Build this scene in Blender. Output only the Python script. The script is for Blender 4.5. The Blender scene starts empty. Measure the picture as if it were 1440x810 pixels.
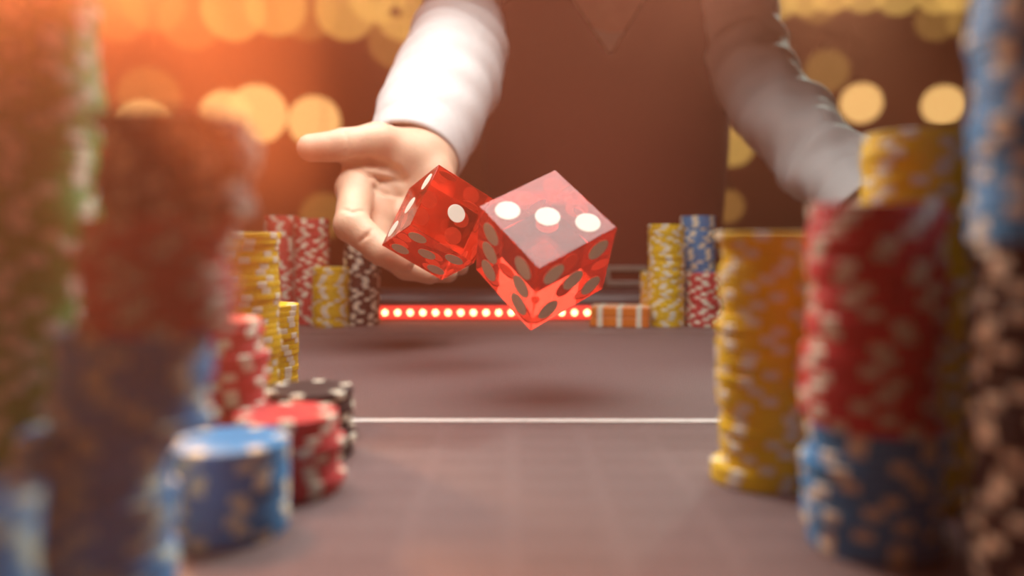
import bpy, bmesh, math, random
import numpy as np
from mathutils import Vector, Matrix

random.seed(11)
scene = bpy.context.scene
COL = scene.collection

# ------------------------------------------------------------------ camera
F, CX, CY, CAMZ = 1130.0, 720.0, 330.0, 0.098      # focal length in px, horizon point, eye height over the felt
def P(px, py, d):
    """pixel of the 1440x810 photograph at distance d -> world point (table felt is z = 0)"""
    return Vector(((px - CX) / F * d, d, CAMZ - (py - CY) / F * d))
cam_data = bpy.data.cameras.new('camera')
cam = bpy.data.objects.new('camera', cam_data)
COL.objects.link(cam)
cam.location = (0, 0, CAMZ)
cam.rotation_euler = (math.pi / 2, 0, 0)
cam_data.sensor_width = 36.0
cam_data.lens = F / 1440 * 36
cam_data.shift_y = -(405 - CY) / 1440
cam_data.clip_start = 0.01
cam_data.clip_end = 50
cam_data.dof.use_dof = True
cam_data.dof.focus_distance = 0.56
cam_data.dof.aperture_fstop = 2.9
scene.camera = cam

# ------------------------------------------------------------------ exposure, world, lights
scene.view_settings.view_transform = 'Standard'
scene.view_settings.look = 'None'
scene.view_settings.gamma = 1.0
scene.view_settings.use_curve_mapping = False
scene.view_settings.exposure = -0.08

world = bpy.data.worlds.new('world')
scene.world = world
world.use_nodes = True
world.node_tree.nodes['Background'].inputs[0].default_value = (0.30, 0.10, 0.06, 1)
world.node_tree.nodes['Background'].inputs[1].default_value = 0.10

def light(name, kind, loc, target, power, color, **kw):
    l = bpy.data.lights.new(name, kind)
    l.energy = power
    l.color = color
    for k, v in kw.items():
        setattr(l, k, v)
    o = bpy.data.objects.new(name, l)
    COL.objects.link(o)
    o.location = loc
    d = Vector(target) - Vector(loc)
    o.rotation_euler = d.to_track_quat('-Z', 'Y').to_euler()
    return o
# wide shaded lamp hanging over the middle of the table
light('table_lamp', 'AREA', (-0.04, 0.56, 0.50), (-0.04, 0.57, 0.0), 3.3, (1.0, 0.90, 0.84),
      shape='RECTANGLE', size=0.60, size_y=0.44, spread=math.radians(114))
# two added fill spots crossing over the table, brightening the stacks' inner sides
light('fill_spot', 'SPOT', (-0.26, 0.78, 0.46), (0.125, 0.29, 0.09), 17, (1.0, 0.92, 0.84),
      spot_size=math.radians(25), spot_blend=0.6, shadow_soft_size=0.03)
light('fill_spot', 'SPOT', (0.30, 0.78, 0.46), (-0.110, 0.29, 0.05), 22, (1.0, 0.92, 0.84),
      spot_size=math.radians(22), spot_blend=0.6, shadow_soft_size=0.03)
# added warm flood, upper left behind the chips, to imitate lens flare
light('flare_flood', 'SPOT', (-0.78, 1.25, 0.58), (-0.46, 0.05, 0.12), 320, (1.0, 0.37, 0.14),
      spot_size=math.radians(54), spot_blend=1.0, shadow_soft_size=0.06)
light('veil_fill', 'SPOT', (-0.42, 0.62, 0.80), (-0.15, 0.09, 0.09), 46, (1.0, 0.27, 0.09),
      spot_size=math.radians(34), spot_blend=0.8, shadow_soft_size=0.05)  # added unseen spot that lights the left drift into a warm veil
# cool-white accent from the back right
light('accent_lamp', 'SPOT', (0.66, 1.50, 0.68), (0.37, 1.06, 0.36), 14, (0.95, 1.0, 0.82),
      spot_size=math.radians(30), spot_blend=0.5, shadow_soft_size=0.05)
scene.cycles.volume_bounces = 0
scene.cycles.sample_clamp_indirect = 4.0

# ------------------------------------------------------------------ materials
MATS = {}
def mat(name, color, rough=0.5, spec=0.5, metal=0.0, emit=None, emit_strength=0.0, **kw):
    m = bpy.data.materials.new(name)
    m.use_nodes = True
    b = m.node_tree.nodes['Principled BSDF']
    b.inputs['Base Color'].default_value = (*color, 1)
    b.inputs['Roughness'].default_value = rough
    b.inputs['Specular IOR Level'].default_value = spec
    b.inputs['Metallic'].default_value = metal
    if emit:
        b.inputs['Emission Color'].default_value = (*emit, 1)
        b.inputs['Emission Strength'].default_value = emit_strength
    for k, v in kw.items():
        b.inputs[k].default_value = v
    MATS[name] = m
    return m
def noisy(m, c1, c2, scale, bump=0.0, bump_scale=None, detail=4, dist=0.001, coord='Object'):
    nt = m.node_tree; N = nt.nodes; L = nt.links
    b = N['Principled BSDF']
    tc = N.new('ShaderNodeTexCoord')
    n = N.new('ShaderNodeTexNoise'); n.inputs['Scale'].default_value = scale; n.inputs['Detail'].default_value = detail
    L.new(tc.outputs[coord], n.inputs['Vector'])
    mx = N.new('ShaderNodeMix'); mx.data_type = 'RGBA'
    mx.inputs['A'].default_value = (*c1, 1); mx.inputs['B'].default_value = (*c2, 1)
    r = N.new('ShaderNodeMapRange'); r.inputs[1].default_value = 0.3; r.inputs[2].default_value = 0.7
    L.new(n.outputs['Fac'], r.inputs[0]); L.new(r.outputs[0], mx.inputs['Factor'])
    L.new(mx.outputs['Result'], b.inputs['Base Color'])
    if bump:
        n2 = N.new('ShaderNodeTexNoise'); n2.inputs['Scale'].default_value = bump_scale or scale; n2.inputs['Detail'].default_value = 3
        L.new(tc.outputs[coord], n2.inputs['Vector'])
        bp = N.new('ShaderNodeBump'); bp.inputs['Strength'].default_value = bump; bp.inputs['Distance'].default_value = dist
        L.new(n2.outputs['Fac'], bp.inputs['Height']); L.new(bp.outputs['Normal'], b.inputs['Normal'])
    return mx

CHIPC = {'red': (0.66, 0.055, 0.06), 'blue': (0.045, 0.28, 0.60), 'yellow': (0.88, 0.56, 0.015),
         'black': (0.035, 0.02, 0.022), 'green': (0.10, 0.34, 0.05)}
for k, c in CHIPC.items():
    m = mat('chip_' + k, c, 0.42, 0.45)
    noisy(m, c, tuple(min(1, v * 0.82) for v in c), 60, 0.15, 900, dist=0.0002)
spot_white = mat('chip_spot_ivory', (0.82, 0.74, 0.60), 0.45, 0.4)
noisy(spot_white, (0.84, 0.76, 0.62), (0.74, 0.66, 0.52), 80)
orange_m = mat('plaque_orange', (0.80, 0.22, 0.02), 0.4); noisy(orange_m, (0.80, 0.22, 0.02), (0.7, 0.17, 0.02), 40)

felt = mat('felt', (0.12, 0.07, 0.068), 0.62, 0.35)
felt.node_tree.nodes['Principled BSDF'].inputs['Sheen Weight'].default_value = 0.25
felt.node_tree.nodes['Principled BSDF'].inputs['Sheen Roughness'].default_value = 0.4
_mx = noisy(felt, (0.094, 0.052, 0.050), (0.190, 0.108, 0.104), 650, 0.8, 1100, dist=0.0009)
def felt_print():
    """faint woven check printed on the near half of the layout (procedural, in the felt's own colours)"""
    nt = felt.node_tree; N = nt.nodes; L = nt.links
    tc = N.new('ShaderNodeTexCoord')
    br = N.new('ShaderNodeTexBrick')
    br.inputs['Scale'].default_value = 1.0
    br.inputs['Brick Width'].default_value = 0.034; br.inputs['Row Height'].default_value = 0.021
    br.inputs['Mortar Size'].default_value = 0.0045; br.inputs['Mortar Smooth'].default_value = 0.6
    br.offset = 0.0
    br.inputs['Color1'].default_value = (0.0, 0.0, 0.0, 1); br.inputs['Color2'].default_value = (0.25, 0.25, 0.25, 1)
    br.inputs['Mortar'].default_value = (1, 1, 1, 1)
    L.new(tc.outputs['Object'], br.inputs['Vector'])
    sp = N.new('ShaderNodeSeparateXYZ'); L.new(tc.outputs['Object'], sp.inputs[0])
    lt = N.new('ShaderNodeMath'); lt.operation = 'LESS_THAN'; lt.inputs[1].default_value = 0.41
    L.new(sp.outputs['Y'], lt.inputs[0])
    mu = N.new('ShaderNodeMath'); mu.operation = 'MULTIPLY'
    L.new(br.outputs['Color'], mu.inputs[0]); L.new(lt.outputs[0], mu.inputs[1])
    sc_ = N.new('ShaderNodeMath'); sc_.operation = 'MULTIPLY'; sc_.inputs[1].default_value = 0.22
    L.new(mu.outputs[0], sc_.inputs[0])
    mx = N.new('ShaderNodeMix'); mx.data_type = 'RGBA'
    L.new(sc_.outputs[0], mx.inputs['Factor'])
    L.new(_mx.outputs['Result'], mx.inputs['A']); mx.inputs['B'].default_value = (0.24, 0.155, 0.15, 1)
    L.new(mx.outputs['Result'], N['Principled BSDF'].inputs['Base Color'])
felt_print()
line_white = mat('print_white', (0.72, 0.66, 0.62), 0.7); noisy(line_white, (0.74, 0.68, 0.64), (0.62, 0.56, 0.52), 200)
line_dim = mat('print_dim', (0.22, 0.14, 0.13), 0.7); noisy(line_dim, (0.22, 0.14, 0.13), (0.17, 0.11, 0.10), 200)
leather = mat('rail_leather', (0.05, 0.028, 0.03), 0.42); noisy(leather, (0.05, 0.028, 0.03), (0.065, 0.036, 0.038), 60, 0.3, 500, dist=0.0005)
wood = mat('dark_wood', (0.07, 0.025, 0.015), 0.45); noisy(wood, (0.07, 0.025, 0.015), (0.10, 0.04, 0.022), 25)
shirt_m = mat('shirt_cotton', (0.80, 0.77, 0.76), 0.75, 0.25)
noisy(shirt_m, (0.81, 0.78, 0.77), (0.76, 0.73, 0.72), 40, 0.35, 130, dist=0.0012)
vest_m = mat('vest_cloth', (0.17, 0.026, 0.016), 0.85, 0.2)
noisy(vest_m, (0.17, 0.026, 0.016), (0.19, 0.03, 0.018), 200, 0.3, 1500, dist=0.0004)
trouser_m = mat('trouser_cloth', (0.02, 0.016, 0.018), 0.85, 0.2); noisy(trouser_m, (0.02, 0.016, 0.018), (0.028, 0.022, 0.024), 200)
skin_m = mat('skin', (0.76, 0.46, 0.33), 0.48, 0.4)
skin_m.node_tree.nodes['Principled BSDF'].inputs['Subsurface Weight'].default_value = 0.12
skin_m.node_tree.nodes['Principled BSDF'].inputs['Subsurface Radius'].default_value = (0.006, 0.002, 0.001)
noisy(skin_m, (0.84, 0.56, 0.39), (0.76, 0.44, 0.30), 45, 0.35, 420, dist=0.0007, coord='Object')
nail_m = mat('fingernail', (0.80, 0.55, 0.46), 0.25); noisy(nail_m, (0.80, 0.55, 0.46), (0.76, 0.5, 0.42), 60)
hair_m = mat('hair', (0.02, 0.012, 0.008), 0.5); noisy(hair_m, (0.02, 0.012, 0.008), (0.035, 0.02, 0.012), 90, 0.6, 300)
eye_m = mat('eye_white', (0.8, 0.78, 0.75), 0.2); noisy(eye_m, (0.8, 0.78, 0.75), (0.78, 0.74, 0.72), 30)
metal_m = mat('pale_metal', (0.55, 0.46, 0.42), 0.38, metal=0.6); noisy(metal_m, (0.55, 0.46, 0.42), (0.48, 0.4, 0.36), 90)
wall_m = mat('wall_paint', (0.13, 0.026, 0.016), 0.8); noisy(wall_m, (0.13, 0.026, 0.016), (0.15, 0.032, 0.02), 6)
floor_m = mat('carpet', (0.10, 0.03, 0.02), 0.95); noisy(floor_m, (0.10, 0.03, 0.02), (0.13, 0.04, 0.025), 30)
led_red = mat('led_diffuser', (0.5, 0.02, 0.015), 0.4, emit=(1.0, 0.045, 0.03), emit_strength=1.5)
led_dot = mat('led_chip', (1, 0.8, 0.5), 0.4, emit=(1.0, 0.50, 0.22), emit_strength=7)
mat_pip = mat('pip_ivory', (0.84, 0.77, 0.66), 0.5); noisy(mat_pip, (0.85, 0.78, 0.67), (0.8, 0.72, 0.6), 30)
def dice_material():
    """clear red acrylic: mostly refractive, a little cloudy so that light spreads inside it"""
    m = bpy.data.materials.new('red_acrylic'); m.use_nodes = True
    nt = m.node_tree; N = nt.nodes; L = nt.links
    b = N['Principled BSDF']
    b.inputs['Base Color'].default_value = (1.0, 0.075, 0.045, 1)
    b.inputs['Roughness'].default_value = 0.02
    b.inputs['Transmission Weight'].default_value = 1.0
    b.inputs['IOR'].default_value = 1.5
    t = N.new('ShaderNodeBsdfTransparent'); t.inputs[0].default_value = (1.0, 0.16, 0.08, 1)
    tr = N.new('ShaderNodeBsdfTranslucent'); tr.inputs[0].default_value = (1.0, 0.10, 0.04, 1)
    m1 = N.new('ShaderNodeMixShader'); m1.inputs[0].default_value = 0.30
    L.new(t.outputs[0], m1.inputs[1]); L.new(tr.outputs[0], m1.inputs[2])
    m2 = N.new('ShaderNodeMixShader'); m2.inputs[0].default_value = 0.22
    L.new(b.outputs[0], m2.inputs[1]); L.new(m1.outputs[0], m2.inputs[2])
    L.new(m2.outputs[0], N['Material Output'].inputs[0])
    return m
dice_m = dice_material()

def globe_material(name, color, strength, see):
    m = bpy.data.materials.new(name); m.use_nodes = True
    nt = m.node_tree; N = nt.nodes; L = nt.links
    N.remove(N['Principled BSDF'])
    e = N.new('ShaderNodeEmission'); e.inputs[0].default_value = (*color, 1); e.inputs[1].default_value = strength
    t = N.new('ShaderNodeBsdfTransparent'); t.inputs[0].default_value = (see, see, see, 1)
    a = N.new('ShaderNodeAddShader')
    L.new(e.outputs[0], a.inputs[0]); L.new(t.outputs[0], a.inputs[1])
    L.new(a.outputs[0], N['Material Output'].inputs[0])
    return m

# ------------------------------------------------------------------ helpers
def obj(name, mesh, material=None, parent=None, smooth=False, loc=None, rotz=0.0):
    if isinstance(mesh, bmesh.types.BMesh):
        me = bpy.data.meshes.new(name)
        mesh.normal_update(); mesh.to_mesh(me); mesh.free()
    else:
        me = mesh
    if material and not me.materials:
        me.materials.append(material)
    if smooth:
        me.polygons.foreach_set('use_smooth', [True] * len(me.polygons))
    o = bpy.data.objects.new(name, me)
    COL.objects.link(o)
    if loc is not None:
        o.location = loc
    if rotz:
        o.rotation_euler[2] = rotz
    if parent:
        o.parent = parent
    return o
def empty(name, loc=(0, 0, 0)):
    o = bpy.data.objects.new(name, None); o.empty_display_size = 0.02
    COL.objects.link(o); o.location = loc
    return o
def tag(o, label, cat, group=None, kind=None):
    if label: o['label'] = label
    if cat: o['category'] = cat
    if group: o['group'] = group
    if kind: o['kind'] = kind
    return o
def bm_box(x0, x1, y0, y1, z0, z1, bev=0.0, seg=2, bm=None):
    own = bm or bmesh.new()
    r = bmesh.ops.create_cube(own, size=1)
    for v in r['verts']:
        v.co = Vector((x0 + (v.co.x + .5) * (x1 - x0), y0 + (v.co.y + .5) * (y1 - y0), z0 + (v.co.z + .5) * (z1 - z0)))
    if bev:
        bmesh.ops.bevel(own, geom=list({e for v in r['verts'] for e in v.link_edges}), offset=bev, segments=seg, affect='EDGES', profile=0.5)
    return own
def grid_mesh(name, rows, closed=True, cap0=False, cap1=False):
    """rows: list of rings (lists of Vectors)"""
    n = len(rows[0]); vs = [tuple(p) for r in rows for p in r]; fs = []
    for i in range(len(rows) - 1):
        for j in range(n if closed else n - 1):
            k = (j + 1) % n
            fs.append((i * n + j, i * n + k, (i + 1) * n + k, (i + 1) * n + j))
    if cap0: fs.append(tuple(reversed(range(n))))
    if cap1: fs.append(tuple((len(rows) - 1) * n + j for j in range(n)))
    me = bpy.data.meshes.new(name); me.from_pydata(vs, [], fs); me.update()
    return me

# ------------------------------------------------------------------ room
FLOOR = -0.90
room = dict(x0=-4.6, x1=4.6, y0=-6.5, y1=3.6, z1=2.2)
def structure(name, bm, m):
    o = obj(name, bm, m); o['kind'] = 'structure'; return o
structure('floor', bm_box(room['x0'], room['x1'], room['y0'], room['y1'], FLOOR - .1, FLOOR), floor_m)
structure('wall_back', bm_box(room['x0'], room['x1'], room['y1'], room['y1'] + .1, FLOOR, room['z1']), wall_m)
structure('wall_left', bm_box(room['x0'] - .1, room['x0'], room['y0'], room['y1'], FLOOR, room['z1']), wall_m)
structure('wall_right', bm_box(room['x1'], room['x1'] + .1, room['y0'], room['y1'], FLOOR, room['z1']), wall_m)
structure('wall_front', bm_box(room['x0'], room['x1'], room['y0'] - .1, room['y0'], FLOOR, room['z1']), wall_m)
structure('ceiling', bm_box(room['x0'], room['x1'], room['y0'], room['y1'], room['z1'], room['z1'] + .1), wall_m)

# ------------------------------------------------------------------ table
TB = 0.925                       # back edge of the felt
table = empty('gaming_table', (0, 0.4, FLOOR))
tag(table, 'dark mauve felt gaming table with a white printed line across it', 'table')
def tpart(name, bm, m, smooth=False):
    o = obj(name, bm, m, smooth=smooth); o.parent = table
    o.matrix_parent_inverse = Matrix.Translation((0, -0.4, -FLOOR)); return o
tpart('felt_top', bm_box(-1.05, 1.05, -0.45, TB, -0.03, 0.0), felt)
tpart('apron', bm_box(-1.0, 1.0, -0.40, TB + 0.02, -0.14, -0.0302), wood)
tpart('pedestal', bm_box(-0.35, 0.35, 0.05, 0.65, FLOOR, -0.1402, 0.02), wood)
bm = bmesh.new(); bmesh.ops.create_grid(bm, x_segments=1, y_segments=1, size=0.5)
ln = bm_box(-1.04, 1.04, -0.0032, 0.0032, 0.0001, 0.0005)
o = tpart('printed_line', ln, line_white); o.location = (0, 0.4225, 0); o.rotation_euler[2] = -0.006
o['label'] = 'white printed line across the felt'
o = tpart('printed_line', bm_box(-1.04, 1.04, -0.0022, 0.0022, 0.0001, 0.0005), line_dim); o.location = (0, 0.795, 0)
# padded rail along the dealer's side
rail = []
for x in np.linspace(-1.05, 1.05, 30):
    rail.append([Vector((x, 0.962 + 0.022 * math.cos(a) * (1.25 if math.cos(a) > 0 else 1.0), 0.014 + 0.020 * math.sin(a))) for a in np.linspace(0, 2 * math.pi, 24, endpoint=False)])
tpart('padded_rail', grid_mesh('padded_rail', rail, cap0=True, cap1=True), leather, True)
tpart('rail_base', bm_box(-1.05, 1.05, TB + 0.0002, 0.99, -0.03, -0.004), wood)

# ------------------------------------------------------------------ LED strip in front of the rail
strip = empty('led_light_strip', (0.0, 0.916, 0.0))
tag(strip, 'glowing red LED strip with a row of bright dots along the rail', 'light strip')
SX0, SX1 = -0.275, 0.275
obj('channel', bm_box(SX0, SX1, 0.0035, 0.008, 0.0005, 0.0175), leather, strip)
obj('diffuser', bm_box(SX0, SX1, -0.001, 0.0033, 0.002, 0.0165, 0.001, 1), led_red, strip)
bm = bmesh.new(); bmesh.ops.create_uvsphere(bm, u_segments=12, v_segments=8, radius=0.0032)
bmesh.ops.scale(bm, verts=bm.verts, vec=(1, 0.5, 1))
dot_me = bpy.data.meshes.new('led'); bm.to_mesh(dot_me); bm.free(); dot_me.materials.append(led_dot)
k = 0
x = (541.5 - CX) / F * 0.915
step = 17.75 / F * 0.915
xs = [x + step * i for i in range(-8, 27) if SX0 + .008 < x + step * i < SX1 - .008]
for x in xs:
    obj('led', dot_me, None, strip, loc=(x, -0.0022, 0.0093))

# ------------------------------------------------------------------ poker chips
R0, T0 = 0.0195, 0.0033
def lathe(bm, prof, n):
    rings = []
    for (r, z) in prof:
        if r < 1e-6:
            rings.append([bm.verts.new((0, 0, z))])
        else:
            rings.append([bm.verts.new((r * math.cos(2 * math.pi * i / n), r * math.sin(2 * math.pi * i / n), z)) for i in range(n)])
    for a, b in zip(rings, rings[1:]):
        for i in range(n):
            j = (i + 1) % n
            q = [a[i % len(a)], a[j % len(a)], b[j % len(b)], b[i % len(b)]]
            q = list(dict.fromkeys(q))
            if len(q) > 2:
                bm.faces.new(q)
def chip_profile(t, r):
    b = 0.00045
    return [(0, 0.0001), (r * .62, 0.0001), (r * .65, 0.00002), (r - b, 0.00002), (r - b * .3, b * .35), (r, b), (r, t - b), (r - b * .3, t - b * .35),
            (r - b, t - 0.00002), (r * .65, t - 0.00002), (r * .62, t - 0.0001), (0, t - 0.0001)]
def near_chip_mesh(color):
    bm = bmesh.new(); lathe(bm, chip_profile(T0, R0), 40)
    me = bpy.data.meshes.new(color + '_poker_chip'); bm.normal_update(); bm.to_mesh(me); bm.free()
    me.materials.append(MATS['chip_' + color])
    return me
def spot_mesh(w=math.radians(16.5)):
    """ivory insert wrapped round the chip's edge, a hair proud"""
    bm = bmesh.new(); e = 0.00012; rin = R0 * 0.74; ro = R0 + e
    n = 4; rows = []
    for i in range(n + 1):
        a = -w / 2 + w * i / n
        pr = [(rin, 0.0), (ro - .0004, 0.0), (ro, 0.0004), (ro, T0 - .0004), (ro - .0004, T0), (rin, T0)]
        rows.append([bm.verts.new((r * math.cos(a), r * math.sin(a), z)) for r, z in pr])
    for a, b in zip(rows, rows[1:]):
        for i in range(5):
            bm.faces.new((a[i], b[i], b[i + 1], a[i + 1]))
    bm.faces.new(list(reversed(rows[0]))); bm.faces.new(rows[-1])
    bmesh.ops.recalc_face_normals(bm, faces=bm.faces)
    me = bpy.data.meshes.new('edge_spot'); bm.to_mesh(me); bm.free(); me.materials.append(spot_white)
    return me
def far_chip_mesh(color):
    """one mesh with the ivory edge inserts as faces: the parts are only a few pixels wide at that distance"""
    n = 36; bm = bmesh.new(); lathe(bm, chip_profile(T0, R0), n)
    for f in bm.faces:
        c = f.calc_center_median(); r = math.hypot(c.x, c.y)
        k = int(round((math.atan2(c.y, c.x) % (2 * math.pi)) / (2 * math.pi) * n - .5)) % n
        if r > R0 * .8 and k % 6 in (0, 1):
            f.material_index = 1
    me = bpy.data.meshes.new(color + '_poker_chip'); bm.normal_update(); bm.to_mesh(me); bm.free()
    me.materials.append(MATS['chip_' + color]); me.materials.append(spot_white)
    return me
NEAR = {c: near_chip_mesh(c) for c in CHIPC}
FAR = {c: far_chip_mesh(c) for c in CHIPC}
SPOT = spot_mesh()
ONES = ['', 'first', 'second', 'third', 'fourth', 'fifth', 'sixth', 'seventh', 'eighth', 'ninth', 'tenth', 'eleventh', 'twelfth', 'thirteenth',
        'fourteenth', 'fifteenth', 'sixteenth', 'seventeenth', 'eighteenth', 'nineteenth']
def ordinal(n):
    if n < 20: return ONES[n]
    t = {2: 'twent', 3: 'thirt', 4: 'fort', 5: 'fift'}[n // 10]
    return t + 'ieth' if n % 10 == 0 else t + 'y-' + ONES[n % 10]
def stack(runs, x, y, where, group, scale=1.0, far=False, jit=0.0006, shift=None, count='top'):
    """runs: [(colour, count, dx, dy)] from the table upward; WHERE finishes the label; COUNT: the end of the run that one can see and count from"""
    z = 0.0002; idx = 0
    for ri, (color, n, dx, dy) in enumerate(runs):
        cf = count if isinstance(count, (str, type(None))) else count[ri]
        for k in range(n):
            sx, sy = (shift(idx) if shift else (0, 0))
            ox = x + dx + sx + random.uniform(-jit, jit); oy = y + dy + sy + random.uniform(-jit, jit)
            o = bpy.data.objects.new(color + '_poker_chip', (FAR if far else NEAR)[color])
            COL.objects.link(o)
            o.location = (ox, oy, z); o.rotation_euler[2] = random.uniform(0, 6.283); o.scale = (scale, scale, scale)
            w = where if isinstance(where, str) else where[ri]
            if cf == 'top':
                q = n - k; lab = ('top' if q == 1 else ordinal(q) + ' from top') + ', ' + color + ' poker chip ' + w
            elif cf == 'bottom':
                q = k + 1; lab = ('lowest' if q == 1 else ordinal(q) + ' from bottom') + ', ' + color + ' poker chip ' + w
            else:
                lab = color + ' poker chip ' + w
            tag(o, lab, 'poker chip', group)
            if not far:
                for s in range(6):
                    c = bpy.data.objects.new('edge_spot', SPOT); COL.objects.link(c)
                    c.parent = o; c.rotation_euler[2] = s * math.pi / 3
            z += T0 * scale; idx += 1

# left side, front to back
def sh_T1(i):
    return (0.0011 * math.sin(i * 1.1), 0)
stack([('blue', 13, 0, 0)], -0.121, 0.168, 'in the low stack at the bottom left corner', 'chips of the low corner stack')
stack([('blue', 14, -0.111, 0), ('blue', 8, -0.101, 0), ('red', 9, -0.0945, 0), ('black', 8, -0.0890, 0)], 0, 0.215,
      ['in the shaded foot of the big left tower', 'right under the red ones of the big left tower', 'between blue and black of the big left tower', 'crowning the big left tower'],
      'chips of the big left tower', shift=sh_T1, count=[None, 'top', 'top', 'top'])
stack([('green', 53, 0, 0)], -0.1475, 0.246, 'in the tall column at the left edge of the picture', 'chips of the tall green column', count=None, shift=lambda i: (0.0012 * math.sin(i * .5), 0))
stack([('blue', 9, 0, 0)], -0.0945, 0.268, 'in the short blue stack at lower left', 'chips of the short blue stack', jit=0.0003)
stack([('red', 9, 0, 0)], -0.0865, 0.309, 'in the short red stack before the white line', 'chips of the short red stack', shift=lambda i: ((0.0022 if i in (1, 5) else 0), 0))
stack([('black', 9, 0, 0)], -0.0905, 0.358, 'in the short black stack at the white line', 'chips of the short black stack', shift=lambda i: ((0.0016 if i in (2,) else 0), 0))
stack([('red', 19, 0, 0)], -0.1215, 0.333, 'in the mid-height red stack behind the short ones', 'chips of the mid-height red stack', shift=lambda i: (-0.002 if i > 14 else 0.0015 if i == 14 else 0, 0))
stack([('yellow', 30, 0, 0)], -0.1475, 0.440, 'in the taller yellow stack at left', 'chips of the taller left yellow stack', shift=lambda i: (0.0008 * math.sin(i * .7), 0))
stack([('yellow', 17, 0, 0)], -0.1480, 0.482, 'in the shorter yellow stack at left', 'chips of the shorter left yellow stack')
# right side
def sh_R1(i):
    return ((-0.0042 if i < 2 else -0.0015 if 8 < i < 19 else -0.003 if i == 29 else 0.0008 * math.sin(i)), 0)
stack([('yellow', 30, 0, 0)], 0.1035, 0.322, 'in the yellow stack right of the white line', 'chips of the right yellow stack', shift=sh_R1)
def sh_R2(i):
    return ((0.0012 if i < 2 else -0.0012 if i < 8 else 0.001 if i < 12 else -0.0015 if i < 18 else 0.0008 * math.sin(i * .9) + 0.001), 0)
stack([('blue', 11, 0, 0), ('red', 20, 0, 0)], 0.1145, 0.255, ['under the red ones of the right front stack', 'on blue ones in the right front stack'], 'chips of the right front stack', scale=1.05, shift=sh_R2)
stack([('yellow', 41, 0, 0)], 0.1515, 0.300, 'in the tall yellow stack behind the right front stack', 'chips of the tall right yellow stack', shift=lambda i: (0.0007 * math.sin(i * 1.3), 0))
stack([('black', 29, 0, 0), ('blue', 26, 0, 0)], 0.1435, 0.213, ['low in the tall column at the right edge', 'high in the tall column at the right edge'], 'chips of the tall right column', count=['top', 'bottom'], shift=lambda i: (0.0007 * math.sin(i * .8), 0))
# far side of the table
def far(px, d): return (px - CX) / F * d, d
far_stacks = [
    ('red', 36, 396, .905, 'in the leftmost far stack by the rail', 'chips of the leftmost far stack'),
    ('red', 35, 438, .890, 'in the second far stack, behind a small yellow one', 'chips of the second far red stack'),
    ('yellow', 19, 465, .862, 'in the small far stack left of the hand', 'chips of the small far yellow stack'),
    ('black', 26, 509, .880, 'in the far stack beside the LED strip', 'chips of the far black stack'),
    ('yellow', 33, 937, .868, 'in the far stack beside the orange plaques', 'chips of the far right yellow stack'),
    ('yellow', 17, 925, .905, 'hidden behind the far right yellow stack', 'chips of the hidden far yellow stack'),
    ('blue', 36, 981, .905, 'in the far stack right of the dice', 'chips of the far blue stack'),
    ('red', 17, 991, .866, 'in the small far stack before the blue one', 'chips of the small far red stack'),
    ('green', 12, 1040, .885, 'in the far stack peeking past the right yellow stack', 'chips of the far green stack'),
]
for (c, n, px, d, w, g) in far_stacks:
    fx, fy = far(px, d)
    stack([(c, n, 0, 0)], fx, fy, w, g, far=True, jit=0.0005)

# ------------------------------------------------------------------ orange plaques lying before the LED strip
plq = bm_box(-0.031, 0.031, -0.021, 0.021, 0, 0.0104, 0.0012, 2)
plq_me = bpy.data.meshes.new('orange_plaque'); plq.to_mesh(plq_me); plq.free(); plq_me.materials.append(orange_m)
stripe_x = bm_box(-0.0030, 0.0030, -0.0213, 0.0213, -0.0, 0.0105, 0.0003, 1)
sx_me = bpy.data.meshes.new('white_stripe'); stripe_x.to_mesh(sx_me); stripe_x.free(); sx_me.materials.append(spot_white)
stripe_y = bm_box(-0.0313, 0.0313, -0.0028, 0.0028, -0.0, 0.0105, 0.0003, 1)
sy_me = bpy.data.meshes.new('white_stripe_end'); stripe_y.to_mesh(sy_me); stripe_y.free(); sy_me.materials.append(spot_white)
pxc = (868 - CX) / F * .868
for i in range(2):
    o = obj('orange_plaque', plq_me, loc=(pxc + 0.004, 0.868, 0.0002 + 0.0106 * i), rotz=-0.22 + 0.01 * i)
    tag(o, 'thick orange plaque with white stripes, ' + ('lying on the felt under another' if i == 0 else 'lying on top of another by the LED strip'), 'plaque', 'orange plaques by the LED strip')
    for sx in (-0.0205, 0.0, 0.0205):
        obj('stripe', sx_me, None, o, loc=(sx, 0, 0))
    for sy in (-0.009, 0.009):
        obj('stripe', sy_me, None, o, loc=(0, sy, 0))

# ------------------------------------------------------------------ dice in the air
DE = 0.054
def pips_of(n):
    a = 0.29; b = 0.27
    return {1: [(0, 0)], 2: [(-a, -a), (a, a)], 3: [(-a, a), (0, 0), (a, -a)], 4: [(-a, -a), (a, a), (-a, a), (a, -a)],
            5: [(-a, -a), (a, a), (-a, a), (a, -a), (0, 0)], 6: [(-b, -a), (-b, 0), (-b, a), (b, -a), (b, 0), (b, a)]}[n]
AX = {'+x': ((0, 1, 0), (0, 0, 1), (1, 0, 0)), '-x': ((0, 1, 0), (0, 0, 1), (-1, 0, 0)),
      '+y': ((1, 0, 0), (0, 0, 1), (0, 1, 0)), '-y': ((1, 0, 0), (0, 0, 1), (0, -1, 0)),
      '+z': ((1, 0, 0), (0, 1, 0), (0, 0, 1)), '-z': ((1, 0, 0), (0, 1, 0), (0, 0, -1))}
pbm = bmesh.new(); lathe(pbm, [(0, -0.0006), (0.128 * DE, -0.0006), (0.128 * DE, 0.00012), (0.122 * DE, 0.0002), (0, 0.0002)], 40)
bmesh.ops.recalc_face_normals(pbm, faces=pbm.faces)
pip_me = bpy.data.meshes.new('pip'); pbm.to_mesh(pip_me); pbm.free(); pip_me.materials.append(mat_pip)
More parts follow.
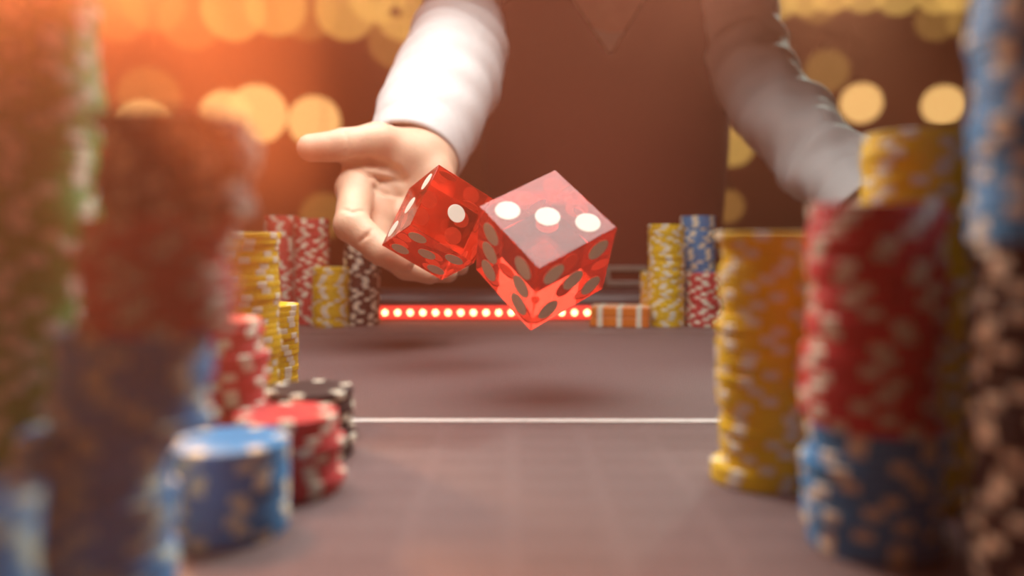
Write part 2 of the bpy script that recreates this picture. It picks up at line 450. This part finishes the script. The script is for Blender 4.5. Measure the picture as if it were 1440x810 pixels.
def die(R, t, faces, label, sc):
    h = DE / 2
    o = obj('die', bm_box(-h, h, -h, h, -h, h, 0.0005, 2), dice_m)
    M = Matrix(R).to_4x4() @ Matrix.Scale(sc, 4)
    M.translation = Vector((t[0] * DE * sc, t[1] * DE * sc, t[2] * DE * sc + CAMZ))
    o.matrix_world = M
    tag(o, label, 'die', 'dice thrown in the air')
    for ax, n in faces.items():
        u, v, w = (Vector(q) for q in AX[ax])
        for (a, b) in pips_of(n):
            c = obj('pip', pip_me, None, o)
            B = Matrix((u, w.cross(u), w)).transposed().to_4x4()
            B.translation = (u * a + v * b) * DE + w * h
            c.matrix_local = B
die([[-0.8014, 0.5947, 0.0644], [-0.4398, -0.5128, -0.7373], [-0.4054, -0.6192, 0.6725]], (0.3281, 8.4945, -0.1549),
    {'+z': 3, '-z': 4, '+x': 6, '-x': 1, '+y': 5, '-y': 2}, 'clear red die showing three ivory pips on top, the nearer of two', 1.07)
die([[0.5011, -0.8021, -0.3249], [-0.8224, -0.3245, -0.4673], [0.2694, 0.5014, -0.8222]], (-0.9905, 11.1001, 0.1475),
    {'+z': 5, '-z': 2, '+x': 1, '-x': 6, '+y': 3, '-y': 4}, 'clear red die showing a single pip, in front of the open hand', 1.0)

# ------------------------------------------------------------------ the dealer
BX, BY = 0.130, 1.135
person = empty('person', (BX, BY, FLOOR))
tag(person, 'person in white shirt and dark red vest, open hand held out behind the dice', 'person')
def pp(o):
    o.parent = person; o.matrix_parent_inverse = Matrix.Translation((-BX, -BY, -FLOOR)); return o

def axis(ranges, lo, hi, coarse):
    """non-uniform grid coordinates: fine inside the given (a, b, step) ranges"""
    pts = [lo]
    while pts[-1] < hi:
        s = coarse
        for a, b, st in ranges:
            if a - coarse < pts[-1] < b: s = min(s, st)
        pts.append(pts[-1] + s)
    return np.array(pts, dtype=np.float32)
gx = axis([(-0.195, -0.030, 0.0016), (0.28, 0.44, 0.004)], -0.21, 0.47, 0.010)
gy = axis([(0.640, 0.80, 0.0018), (0.66, 0.92, 0.005)], 0.63, 1.30, 0.010)
gz = axis([(0.045, 0.215, 0.0016), (-0.005, 0.10, 0.004), (0.56, 0.82, 0.007)], -0.30, 0.85, 0.012)
BIG = 0.5
class Field:
    def __init__(self):
        self.f = np.full((len(gx), len(gy), len(gz)), BIG, np.float32)
    def box(self, lo, hi):
        s = []
        for g, a, b in zip((gx, gy, gz), lo, hi):
            i0 = max(0, np.searchsorted(g, a) - 1); i1 = min(len(g), np.searchsorted(g, b) + 1)
            s.append(slice(i0, max(i0 + 1, i1)))
        return tuple(s)
    def cone(self, a, b, ra, rb, k, sub=False, flat=None):
        a = np.array(a, np.float32); b = np.array(b, np.float32)
        pad = max(ra, rb) + k + 0.022
        s = self.box(np.minimum(a, b) - pad, np.maximum(a, b) + pad)
        X = gx[s[0]][:, None, None]; Y = gy[s[1]][None, :, None]; Z = gz[s[2]][None, None, :]
        d = b - a; dd = float(d @ d) + 1e-12
        t = np.clip(((X - a[0]) * d[0] + (Y - a[1]) * d[1] + (Z - a[2]) * d[2]) / dd, 0, 1)
        q = np.sqrt((X - a[0] - t * d[0]) ** 2 + (Y - a[1] - t * d[1]) ** 2 + (Z - a[2] - t * d[2]) ** 2) - (ra + (rb - ra) * t)
        self.mix(s, q, k, sub)
    def ell(self, c, r, k, sub=False):
        c = np.array(c, np.float32); r = np.array(r, np.float32)
        s = self.box(c - r - k - 0.03, c + r + k + 0.03)
        X = (gx[s[0]][:, None, None] - c[0]) / r[0]; Y = (gy[s[1]][None, :, None] - c[1]) / r[1]; Z = (gz[s[2]][None, None, :] - c[2]) / r[2]
        q = (np.sqrt(X * X + Y * Y + Z * Z) - 1) * float(r.min())
        self.mix(s, q, k, sub)
    def mix(self, s, q, k, sub):
        f = self.f[s]
        if sub:
            h = np.clip(0.5 - 0.5 * (f + q) / k, 0, 1)
            self.f[s] = f * (1 - h) - q * h + k * h * (1 - h)
        else:
            h = np.clip(0.5 + 0.5 * (f - q) / k, 0, 1)
            self.f[s] = f * (1 - h) + q * h - k * h * (1 - h)
    def merge(self, other, k):
        self.mix((slice(None),) * 3, other.f, k, False)
    def mesh(self, name):
        f = self.f; neg = f < 0
        nx, ny, nz = f.shape
        cs = np.zeros((nx - 1, ny - 1, nz - 1), np.int8)
        for dx in (0, 1):
            for dy in (0, 1):
                for dz in (0, 1):
                    cs += neg[dx:nx - 1 + dx, dy:ny - 1 + dy, dz:nz - 1 + dz]
        act = (cs > 0) & (cs < 8)
        I, J, K = np.nonzero(act)
        idx = np.full(act.shape, -1, np.int64); idx[I, J, K] = np.arange(len(I))
        acc = np.zeros((len(I), 3)); cnt = np.zeros(len(I))
        G = (gx, gy, gz)
        cor = [(a, b, c) for a in (0, 1) for b in (0, 1) for c in (0, 1)]
        for p in cor:
            for ax in range(3):
                if p[ax] == 1: continue
                q = list(p); q[ax] = 1
                fa = f[I + p[0], J + p[1], K + p[2]]; fb = f[I + q[0], J + q[1], K + q[2]]
                m = (fa < 0) != (fb < 0)
                t = np.where(m, fa / np.where(m, fa - fb, 1), 0)
                pa = np.stack([gx[I + p[0]], gy[J + p[1]], gz[K + p[2]]], 1); pb = np.stack([gx[I + q[0]], gy[J + q[1]], gz[K + q[2]]], 1)
                acc += np.where(m[:, None], pa + (pb - pa) * t[:, None], 0); cnt += m
        V = acc / np.maximum(cnt, 1)[:, None]
        faces = []
        for ax in range(3):
            sl0 = [slice(None)] * 3; sl1 = [slice(None)] * 3
            sl0[ax] = slice(0, -1); sl1[ax] = slice(1, None)
            o1, o2 = [q for q in range(3) if q != ax]
            a = neg[tuple(sl0)]; b = neg[tuple(sl1)]
            E_ = np.nonzero(a != b); e = np.stack(E_, 1)
            ok = (e[:, o1] > 0) & (e[:, o2] > 0) & (e[:, o1] < f.shape[o1] - 1) & (e[:, o2] < f.shape[o2] - 1)
            e = e[ok]; flip = ~a[tuple(e.T)]
            def at(d1, d2):
                q = e.copy(); q[:, o1] -= d1; q[:, o2] -= d2
                return idx[tuple(q.T)]
            quad = np.stack([at(1, 1), at(0, 1), at(0, 0), at(1, 0)], 1)
            if ax == 1: flip = ~flip
            quad[flip] = quad[flip][:, ::-1]
            faces.append(quad)
        Fq = np.concatenate(faces); Fq = Fq[(Fq >= 0).all(1)]
        me = bpy.data.meshes.new(name)
        me.from_pydata(V.tolist(), [], Fq.tolist()); me.update()
        return me

body = Field()
# torso, neck, head
body.ell((BX, BY, 0.10), (0.150, 0.100, 0.30), 0.03)
body.ell((BX, BY, 0.36), (0.165, 0.100, 0.17), 0.05)
body.cone((BX - .17, BY, 0.46), (BX + .17, BY, 0.46), 0.052, 0.052, 0.05)
body.cone((BX, BY, 0.48), (BX, BY - .01, 0.58), 0.058, 0.052, 0.03)
HC = (BX, BY - .015, 0.685)
body.ell(HC, (0.073, 0.092, 0.105), 0.02)
body.cone((BX, BY - .075, 0.625), (BX, BY - .07, 0.605), 0.035, 0.028, 0.03)
body.cone((BX, BY - .105, 0.70), (BX, BY - .122, 0.665), 0.008, 0.013, 0.012)
for s in (-1, 1):
    body.ell((BX + s * .075, BY, 0.68), (0.012, 0.020, 0.032), 0.006)
    body.ell((BX + s * .032, BY - .108, 0.695), (0.017, 0.012, 0.011), 0.01, sub=True)
body.ell((BX, BY - .105, 0.635), (0.024, 0.012, 0.003), 0.006, sub=True)

# right arm (left in the picture): shoulder, elbow, wrist
ARM_R = [(P(690, -215, 1.11), .056), (P(650, -60, 1.05), .052), (P(648, 34, .945), .045), (P(634, 92, .87), .055), (P(612, 150, .812), .0560), (P(583, 217, .764), .0445)]
wr = P(591, 219, .750)
for (a, ra), (b, rb) in zip(ARM_R, ARM_R[1:-1]):
    body.cone(a, b, min(ra, .046) * .8, min(rb, .046) * .8, 0.02)
body.cone(ARM_R[-2][0], wr, .036, .029, 0.02)
# palm
hand = Field()
MC = {'index': P(501, 266, .700), 'middle': P(533, 288, .707), 'ring': P(562, 304, .714), 'little': P(588, 314, .722)}
hand.cone(ARM_R[-2][0].lerp(wr, .5), wr, .032, .029, 0.02)
for nm, r0, r1 in (('index', .0185, .0155), ('middle', .019, .0155), ('ring', .019, .0148), ('little', .018, .0140)):
    off = {'index': (-6, -4), 'middle': (0, 4), 'ring': (8, 14), 'little': (14, 24)}[nm]
    hand.cone(P(598 + off[0], 216 + off[1], .748), MC[nm], r0, r1, 0.012)
hand.ell(P(552, 268, .692), (.016, .014, .016), 0.010, sub=True)                 # hollow of the palm
hand.ell(P(558, 222, .722), (.027, .020, .022), 0.012)                           # ball of the thumb
hand.ell(P(612, 268, .725), (.020, .017, .030), 0.012)                           # heel of the hand
fingers = Field()
def finger(pts, rad, k=0.004, join=0.0015):
    fg = Field()
    for (a, b), (ra, rb) in zip(zip(pts, pts[1:]), zip(rad, rad[1:])):
        fg.cone(a, b, ra, rb, k)
    fingers.merge(fg, join)
FT = {'thumb': [P(583, 218, .733), P(531, 200, .708), P(485, 205, .698), P(437, 208, .690)],
      'index': [MC['index'], P(494, 316, .668), P(538, 353, .660), P(567, 368, .664)],
      'middle': [MC['middle'], P(530, 346, .693), P(572, 374, .684), P(604, 385, .682)],
      'ring': [MC['ring'], P(568, 362, .710), P(602, 380, .702), P(630, 384, .700)],
      'little': [MC['little'], P(604, 358, .724), P(628, 372, .722), P(647, 374, .720)]}
finger(FT['thumb'], [.021, .0170, .0146, .0120], 0.005)
finger(FT['index'], [.0155, .0142, .0120, .0096])
finger(FT['middle'], [.0150, .0134, .0115, .0090])
finger(FT['ring'], [.0142, .0126, .0108, .0084])
finger(FT['little'], [.0128, .0110, .0094, .0074])
hand.merge(fingers, 0.007)
hand.cone(P(508, 228, .714), P(497, 264, .706), .0135, .0140, 0.009)          # web between thumb and index finger
# creases: under the ball of the thumb and across finger joints
def surf(px, py):
    """first skin point of the hand met along the line of sight through a pixel"""
    for d in np.arange(.62, .80, .0008):
        p = P(px, py, float(d))
        i, j, k = (int(np.argmin(np.abs(g - c))) for g, c in zip((gx, gy, gz), p))
        if hand.f[i, j, k] < 0: return p
    return P(px, py, .70)
def groove(pix, r=.0016, k=.003, sink=0.0):
    pts = [surf(*q) + Vector((0, sink, 0)) for q in pix]
    for a, b in zip(pts, pts[1:]):
        hand.cone(a, b, r, r, k, sub=True)
groove([(478, 231), (500, 230), (522, 227), (540, 232), (556, 241), (566, 253)], .0034, .005)
groove([(508, 238), (520, 247), (536, 254), (556, 255)], .0014, .004)
groove([(526, 264), (543, 272), (562, 276)], .0014, .004)
groove([(482, 294), (496, 299), (510, 297)], .0005, .003)
groove([(506, 340), (516, 332), (522, 324)], .0005, .003)
groove([(486, 186), (488, 200), (486, 216)], .0007, .003)
body.merge(hand, 0.008)
del hand, fingers
# left arm (right in the picture), hand resting on the felt behind the right stacks
ARM_L = [(P(1015, -150, 1.12), .055), (P(1036, 20, 1.08), .052), (P(1062, 110, 1.03), .053), (P(1112, 178, .97), .052), (P(1172, 240, .90), .047), (P(1222, 296, .835), .038)]
wl = P(1236, 318, .815)
for (a, ra), (b, rb) in zip(ARM_L, ARM_L[1:-1]):
    body.cone(a, b, min(ra, .046) * .8, min(rb, .046) * .8, 0.02)
body.cone(ARM_L[-2][0], wl, .034, .027, 0.02)
pl = Vector((wl.x + .012, .755, .030))
for i, (dx, L_, r) in enumerate(((-.030, .062, .0088), (-.010, .078, .0094), (.011, .073, .009), (.030, .055, .008))):
    m0 = pl + Vector((dx, 0, .006))
    body.cone(wl + Vector((dx * .4, 0, 0)), m0, .018, .0135, 0.012)
    body.cone(m0, m0 + Vector((dx * .25, -L_ * .5, .002)), .0105, r, 0.004)
    body.cone(m0 + Vector((dx * .25, -L_ * .5, .002)), m0 + Vector((dx * .4, -L_, -.0235)), r, r * .82, 0.004)
body.cone(wl + Vector((-.018, -.02, -.01)), pl + Vector((-.05, .01, -.008)), .015, .011, 0.01)
body.cone(pl + Vector((-.05, .01, -.008)), pl + Vector((-.058, -.028, -.018)), .011, .009, 0.004)
me = body.mesh('body')
bo = pp(obj('body', me, skin_m, smooth=True))
del body

# hair, eyes
bm = bmesh.new(); bmesh.ops.create_uvsphere(bm, u_segments=32, v_segments=20, radius=1)
bmesh.ops.delete(bm, geom=[v for v in bm.verts if v.co.z < -0.15 + 0.75 * max(0, -v.co.y)], context='VERTS')
for v in bm.verts:
    v.co = Vector((HC[0] + v.co.x * .080, HC[1] + .004 + v.co.y * .098, HC[2] + .006 + v.co.z * .110))
pp(obj('hair', bm, hair_m, smooth=True))
for s in (-1, 1):
    bm = bmesh.new(); bmesh.ops.create_uvsphere(bm, u_segments=16, v_segments=10, radius=.011)
    e = pp(obj('eye', bm, eye_m, smooth=True)); e.location = (BX + s * .032, BY - .093, 0.695)

# ---- clothing
def catmull(pts, n):
    out = []; P_ = [pts[0]] + pts + [pts[-1]]
    for i in range(1, len(P_) - 2):
        for k in range(n):
            t = k / n
            a, b, c, d = P_[i - 1], P_[i], P_[i + 1], P_[i + 2]
            out.append(0.5 * ((2 * b) + (c - a) * t + (2 * a - 5 * b + 4 * c - d) * t * t + (3 * b - a - 3 * c + d) * t ** 3))
    out.append(pts[-1]); return out
def tube(path, radf, ns=72, disp=None):
    rows = []; up = Vector((0.2, -1, 0.3)); s = 0
    for i, p in enumerate(path):
        tg = (path[min(i + 1, len(path) - 1)] - path[max(i - 1, 0)]).normalized()
        u = (up - tg * up.dot(tg)).normalized(); up = u; v = tg.cross(u)
        if i: s += (p - path[i - 1]).length
        r = radf(i / (len(path) - 1))
        rows.append([p + (u * math.cos(a) + v * math.sin(a)) * (r + (disp(s, a, i / (len(path) - 1)) if disp else 0)) for a in np.linspace(0, 2 * math.pi, ns, endpoint=False)])
    return rows
def interp(vals):
    def f(t):
        x = t * (len(vals) - 1); i = min(int(x), len(vals) - 2)
        return vals[i] + (vals[i + 1] - vals[i]) * (x - i)
    return f
def sleeve_disp(seed, amp, bunch):
    ph = [random.Random(seed + i).uniform(0, 6.28) for i in range(9)]
    def d(s, a, t):
        w = amp * (0.5 * math.sin(s * 95 + 1.6 * math.sin(a + ph[0]) + ph[1]) * (0.5 + 0.5 * math.sin(a + ph[2]))
                   + 0.5 * math.sin(s * 60 + 2.4 * math.sin(a * 1 + ph[3]) + 1.2 * math.sin(2 * a + ph[4]))
                   + 0.35 * math.sin(3 * a + s * 40 + ph[5]) + 0.25 * math.sin(s * 170 + 3 * math.sin(a + ph[6])))
        w *= min(1, (1 - t) * 6)
        for (t0, wd, am) in bunch:
            w += am * math.exp(-((t - t0 - .02 * math.sin(a + ph[7])) / wd) ** 2)
        return w
    return d
def sleeve(name, arm, seed, amp, bunch):
    path = catmull([a for a, _ in arm], 16)
    rows = tube(path, interp([r for _, r in arm]), disp=sleeve_disp(seed, amp, bunch))
    o = pp(obj(name, grid_mesh(name, rows), shirt_m, smooth=True))
    md = o.modifiers.new('thickness', 'SOLIDIFY'); md.thickness = 0.0016; md.offset = -1
    return o, path
sl, path_r = sleeve('sleeve', ARM_R, 3, .0036, [(.42, .018, .006), (.50, .016, .007), (.57, .02, .004)])
sl2, path_l = sleeve('sleeve', ARM_L, 8, .0058, [(.30, .02, .003), (.78, .02, .003), (.86, .02, .002)])
def cuff(path, r0, r1, length, tilt):
    p1 = path[-1]; tg = (path[-1] - path[-6]).normalized()
    pts = [p1 - tg * length * (1 - k / 10) + tg * 0.006 for k in range(11)]
    rows = tube(pts, lambda t: r0 + (r1 - r0) * t + .0012 * math.sin(math.pi * t))
    o = pp(obj('cuff', grid_mesh('cuff', rows), shirt_m, smooth=True))
    md = o.modifiers.new('thickness', 'SOLIDIFY'); md.thickness = 0.0022; md.offset = -1
    return o
cuff(path_r, .0500, .0455, .046, 0)
cuff(path_l, .0415, .0385, .050, 0)

def torso_row(z, off=0.0, n=120):
    t = (z + .35) / .85
    wx = interp([.150, .146, .144, .142, .146, .152, .160, .165, .150, .095])(min(1, max(0, t)))
    wy = interp([.105, .104, .102, .100, .102, .106, .108, .105, .090, .062])(min(1, max(0, t)))
    row = []
    for a in np.linspace(0, 2 * math.pi, n, endpoint=False):
        c, s = math.cos(a), math.sin(a); e = 0.82
        row.append(Vector((BX + (wx + off) * math.copysign(abs(c) ** e, c), BY + (wy + off) * math.copysign(abs(s) ** e, s), z)))
    return row
zs = np.linspace(-.35, .50, 120)
pp(obj('shirt', grid_mesh('shirt', [torso_row(z, 0.004) for z in zs], cap1=True), shirt_m, smooth=True))
bm = bmesh.new(); bm.from_mesh(grid_mesh('vest', [torso_row(z, 0.008, 240) for z in np.linspace(-.20, .47, 200)]))
vx, vz = P(858, 78, 1.02).x, P(858, 78, 1.02).z
def in_v(c):
    w = (c.z - vz) * 0.60
    return c.y < BY and c.z > vz and abs(c.x - vx) < w + 0.0
bmesh.ops.delete(bm, geom=[f for f in bm.faces if in_v(f.calc_center_median())], context='FACES')
for v in bm.verts:
    if v.is_boundary and v.co.y < BY and v.co.z > vz - .008 and abs(v.co.x - vx) < (v.co.z - vz) * .6 + .012:
        v.co.x = vx + math.copysign(max(0.0, v.co.z - vz) * 0.60, v.co.x - vx)
vo = pp(obj('vest', bm, vest_m, smooth=True))
md = vo.modifiers.new('thickness', 'SOLIDIFY'); md.thickness = 0.003; md.offset = 1
vo['label'] = 'dark red cloth vest'
# buckle at the waist
row = torso_row(P(0, 388, 1.02).z, 0.0125, 240); bxk = P(882, 388, 1.02).x
yy = min((p for p in row if p.y < BY), key=lambda p: abs(p.x - bxk)).y
bm = bmesh.new()
bm_box(-.026, .022, -.002, .001, .006, .013, .001, 1, bm=bm); bm_box(-.026, .022, -.002, .001, -.013, -.006, .001, 1, bm=bm)
bm_box(.019, .0245, -.002, .001, -.013, .013, .001, 1, bm=bm); bm_box(-.028, -.0225, -.002, .001, -.013, .013, .001, 1, bm=bm)
bk = pp(obj('buckle', bm, metal_m)); bk.location = (bxk, yy - .002, P(0, 388, 1.02).z)
bk['label'] = 'pale buckle at the waist'
# trousers down to the floor
rows = []
hip = [torso_row(z, 0.007) for z in (-.22, -.30, -.35)]
pp(obj('trousers_seat', grid_mesh('trousers_seat', hip, cap1=True), trouser_m, smooth=True))
for s in (-1, 1):
    path = [Vector((BX + s * .075, BY, z)) for z in np.linspace(-.33, FLOOR + .002, 14)]
    pp(obj('trouser_leg', grid_mesh('trouser_leg', tube(path, interp([.078, .07, .06, .055]), 32), cap0=True, cap1=True), trouser_m, smooth=True))
# fingernails on the far side of the right hand's fingertips
for a, b in (q[-2:] for q in FT.values()):
    d = (b - a).normalized(); n = Vector((0.1, 1, -.55)); n = (n - d * n.dot(d)).normalized()
    bm = bmesh.new(); bmesh.ops.create_uvsphere(bm, u_segments=12, v_segments=8, radius=1)
    M = Matrix((d * .0065, n.cross(d) * .0055, n * .0016)).transposed().to_4x4(); M.translation = b + n * .0082 - d * .001
    bm.transform(M); pp(obj('fingernail', bm, nail_m, smooth=True))

# ------------------------------------------------------------------ globe lamps along the back wall
GOLD = (1.0, 0.50, 0.16)
GM = {'bright': globe_material('globe_bright', (1.0, 0.39, 0.12), 1.0, 0.5), 'mid': globe_material('globe_mid', (1.0, 0.42, 0.09), 0.36, 0.75),
      'dim': globe_material('globe_dim', (1.0, 0.38, 0.08), 0.13, 0.9)}
globes = [  # px, py, radius px, level, place
    (203, 180, 38, 'bright', 'over the dark chips of the big left tower'), (210, 137, 42, 'dim', 'just above the bright one at far left'),
    (318, 163, 36, 'bright', 'left of the pair in the middle left'), (362, 160, 41, 'bright', 'overlapping its left neighbour in the middle left'),
    (442, 171, 36, 'bright', 'just above the thumb'), (455, 303, 32, 'dim', 'above the far red stacks'),
    (165, 20, 38, 'dim', 'first of the upper left row'), (215, 2, 42, 'dim', 'second of the upper left row'), (268, 28, 42, 'dim', 'third of the upper left row'),
    (328, 14, 43, 'mid', 'fourth of the upper left row'), (388, 8, 42, 'mid', 'fifth of the upper left row'), (432, 16, 40, 'dim', 'sixth of the upper left row'),
    (486, 14, 42, 'mid', 'seventh of the upper left row'), (530, -8, 40, 'mid', 'eighth of the upper left row'), (566, 18, 38, 'mid', 'ninth of the upper left row'),
    (556, 58, 38, 'dim', 'low at the end of the upper left row'), (600, 60, 34, 'dim', 'beside the bent sleeve'),
    (1211, 145, 28, 'bright', 'left of the bright right pair'), (1326, 148, 28, 'bright', 'right of the bright right pair'),
    (1163, 100, 30, 'dim', 'right of the upper left sleeve'), (1031, 205, 29, 'mid', 'between vest and the lowered arm'), (1008, 172, 30, 'dim', 'behind the vest edge, high'),
    (986, 162, 15, 'bright', 'peeking past the vest edge, upper'), (994, 271, 18, 'bright', 'peeking past the vest edge, lower'), (1022, 290, 24, 'dim', 'low beside the vest'),
    (1092, -2, 30, 'mid', 'first of the upper right row'), (1132, -10, 31, 'mid', 'second of the upper right row'), (1150, 2, 30, 'dim', 'third of the upper right row'),
    (1172, -14, 31, 'mid', 'fourth of the upper right row'), (1216, -14, 31, 'mid', 'fifth of the upper right row'), (1264, -10, 31, 'mid', 'sixth of the upper right row'),
    (1318, 28, 29, 'dim', 'hanging low in the upper right row'), (1322, -12, 31, 'mid', 'seventh of the upper right row'), (1362, 26, 28, 'dim', 'beside the tall blue chips'), (1350, -14, 31, 'mid', 'last of the upper right row'),
]
sp = bmesh.new(); bmesh.ops.create_uvsphere(sp, u_segments=32, v_segments=20, radius=1)
sph = {}
for k, m in GM.items():
    me = bpy.data.meshes.new('globe'); sp.to_mesh(me); me.materials.append(m)
    me.polygons.foreach_set('use_smooth', [True] * len(me.polygons)); sph[k] = me
sp.free()
cap = bmesh.new(); lathe(cap, [(0, 0), (.020, 0), (.022, .012), (.008, .03), (.002, .034), (0, .034)], 16)
cap_me = bpy.data.meshes.new('lamp_cap'); cap.to_mesh(cap_me); cap.free(); cap_me.materials.append(wood)
cd = bmesh.new(); lathe(cd, [(0, 0), (.0018, 0), (.0018, 1), (0, 1)], 6)
cord_me = bpy.data.meshes.new('cord'); cd.to_mesh(cord_me); cd.free(); cord_me.materials.append(trouser_m)
placed = []
for i, (px, py, r, lev, where) in enumerate(globes):
    for d in [3.35, 3.1, 2.85, 2.6, 2.35, 2.1]:            # lamps hang in several rows, one behind the other
        c0 = P(px, py, d); R = r / F * d
        if all((c0 - c1).length > R + R1 + .01 and (math.hypot(c0.x - c1.x, c0.y - c1.y) > max(R, R1) + .012) for c1, R1 in placed): break
    placed.append((c0, R))
    g = empty('globe_lamp', c0)
    tag(g, ('bright ' if lev == 'bright' else 'dim ' if lev == 'dim' else 'golden ') + 'round hanging lamp, ' + where, 'lamp', 'round lamps hanging in the background')
    s = bpy.data.objects.new('globe', sph[lev]); COL.objects.link(s); s.parent = g; s.scale = (R, R, R)
    c = bpy.data.objects.new('lamp_cap', cap_me); COL.objects.link(c); c.parent = g; c.location = (0, 0, R - .004)
    c = bpy.data.objects.new('cord', cord_me); COL.objects.link(c); c.parent = g; c.location = (0, 0, R + .028); c.scale = (1, 1, room['z1'] - c0.z - R - .028)

# ------------------------------------------------------------------ haze volumes added to stand in for lens-flare veil: room-wide, denser at left
def haze(name, bm, color, density, aniso, label):
    m = bpy.data.materials.new(name); m.use_nodes = True
    N = m.node_tree.nodes; N.remove(N['Principled BSDF'])
    v = N.new('ShaderNodeVolumeScatter'); v.inputs['Color'].default_value = (*color, 1)
    v.inputs['Density'].default_value = density; v.inputs['Anisotropy'].default_value = aniso
    m.node_tree.links.new(v.outputs[0], N['Material Output'].inputs['Volume'])
    return tag(obj(name, bm, m), label, 'haze', kind='stuff')
haze('flare_haze', bm_box(-2.2, 2.2, -0.6, 3.3, -0.2, 1.6), (1.0, 0.34, 0.20), 0.165, 0.6, 'thin warm haze added through the room as lens flare veil')
bm = bmesh.new(); bmesh.ops.create_uvsphere(bm, u_segments=40, v_segments=24, radius=1)
for v in bm.verts:
    c = v.co; w = 1 + 0.05 * math.sin(4 * c.x + 1) * math.sin(3 * c.z + 2 * c.y) + 0.04 * math.sin(6 * c.y + 5 * c.z)
    v.co = Vector((-0.24 + c.x * .21 * w, 0.115 + c.y * .115 * w, 0.13 + c.z * .24 * w))
haze('flare_drift', bm, (1.0, 0.38, 0.22), 2.5, 0.6, 'warm orange veil added over the chip stacks at left, imitating lens flare')
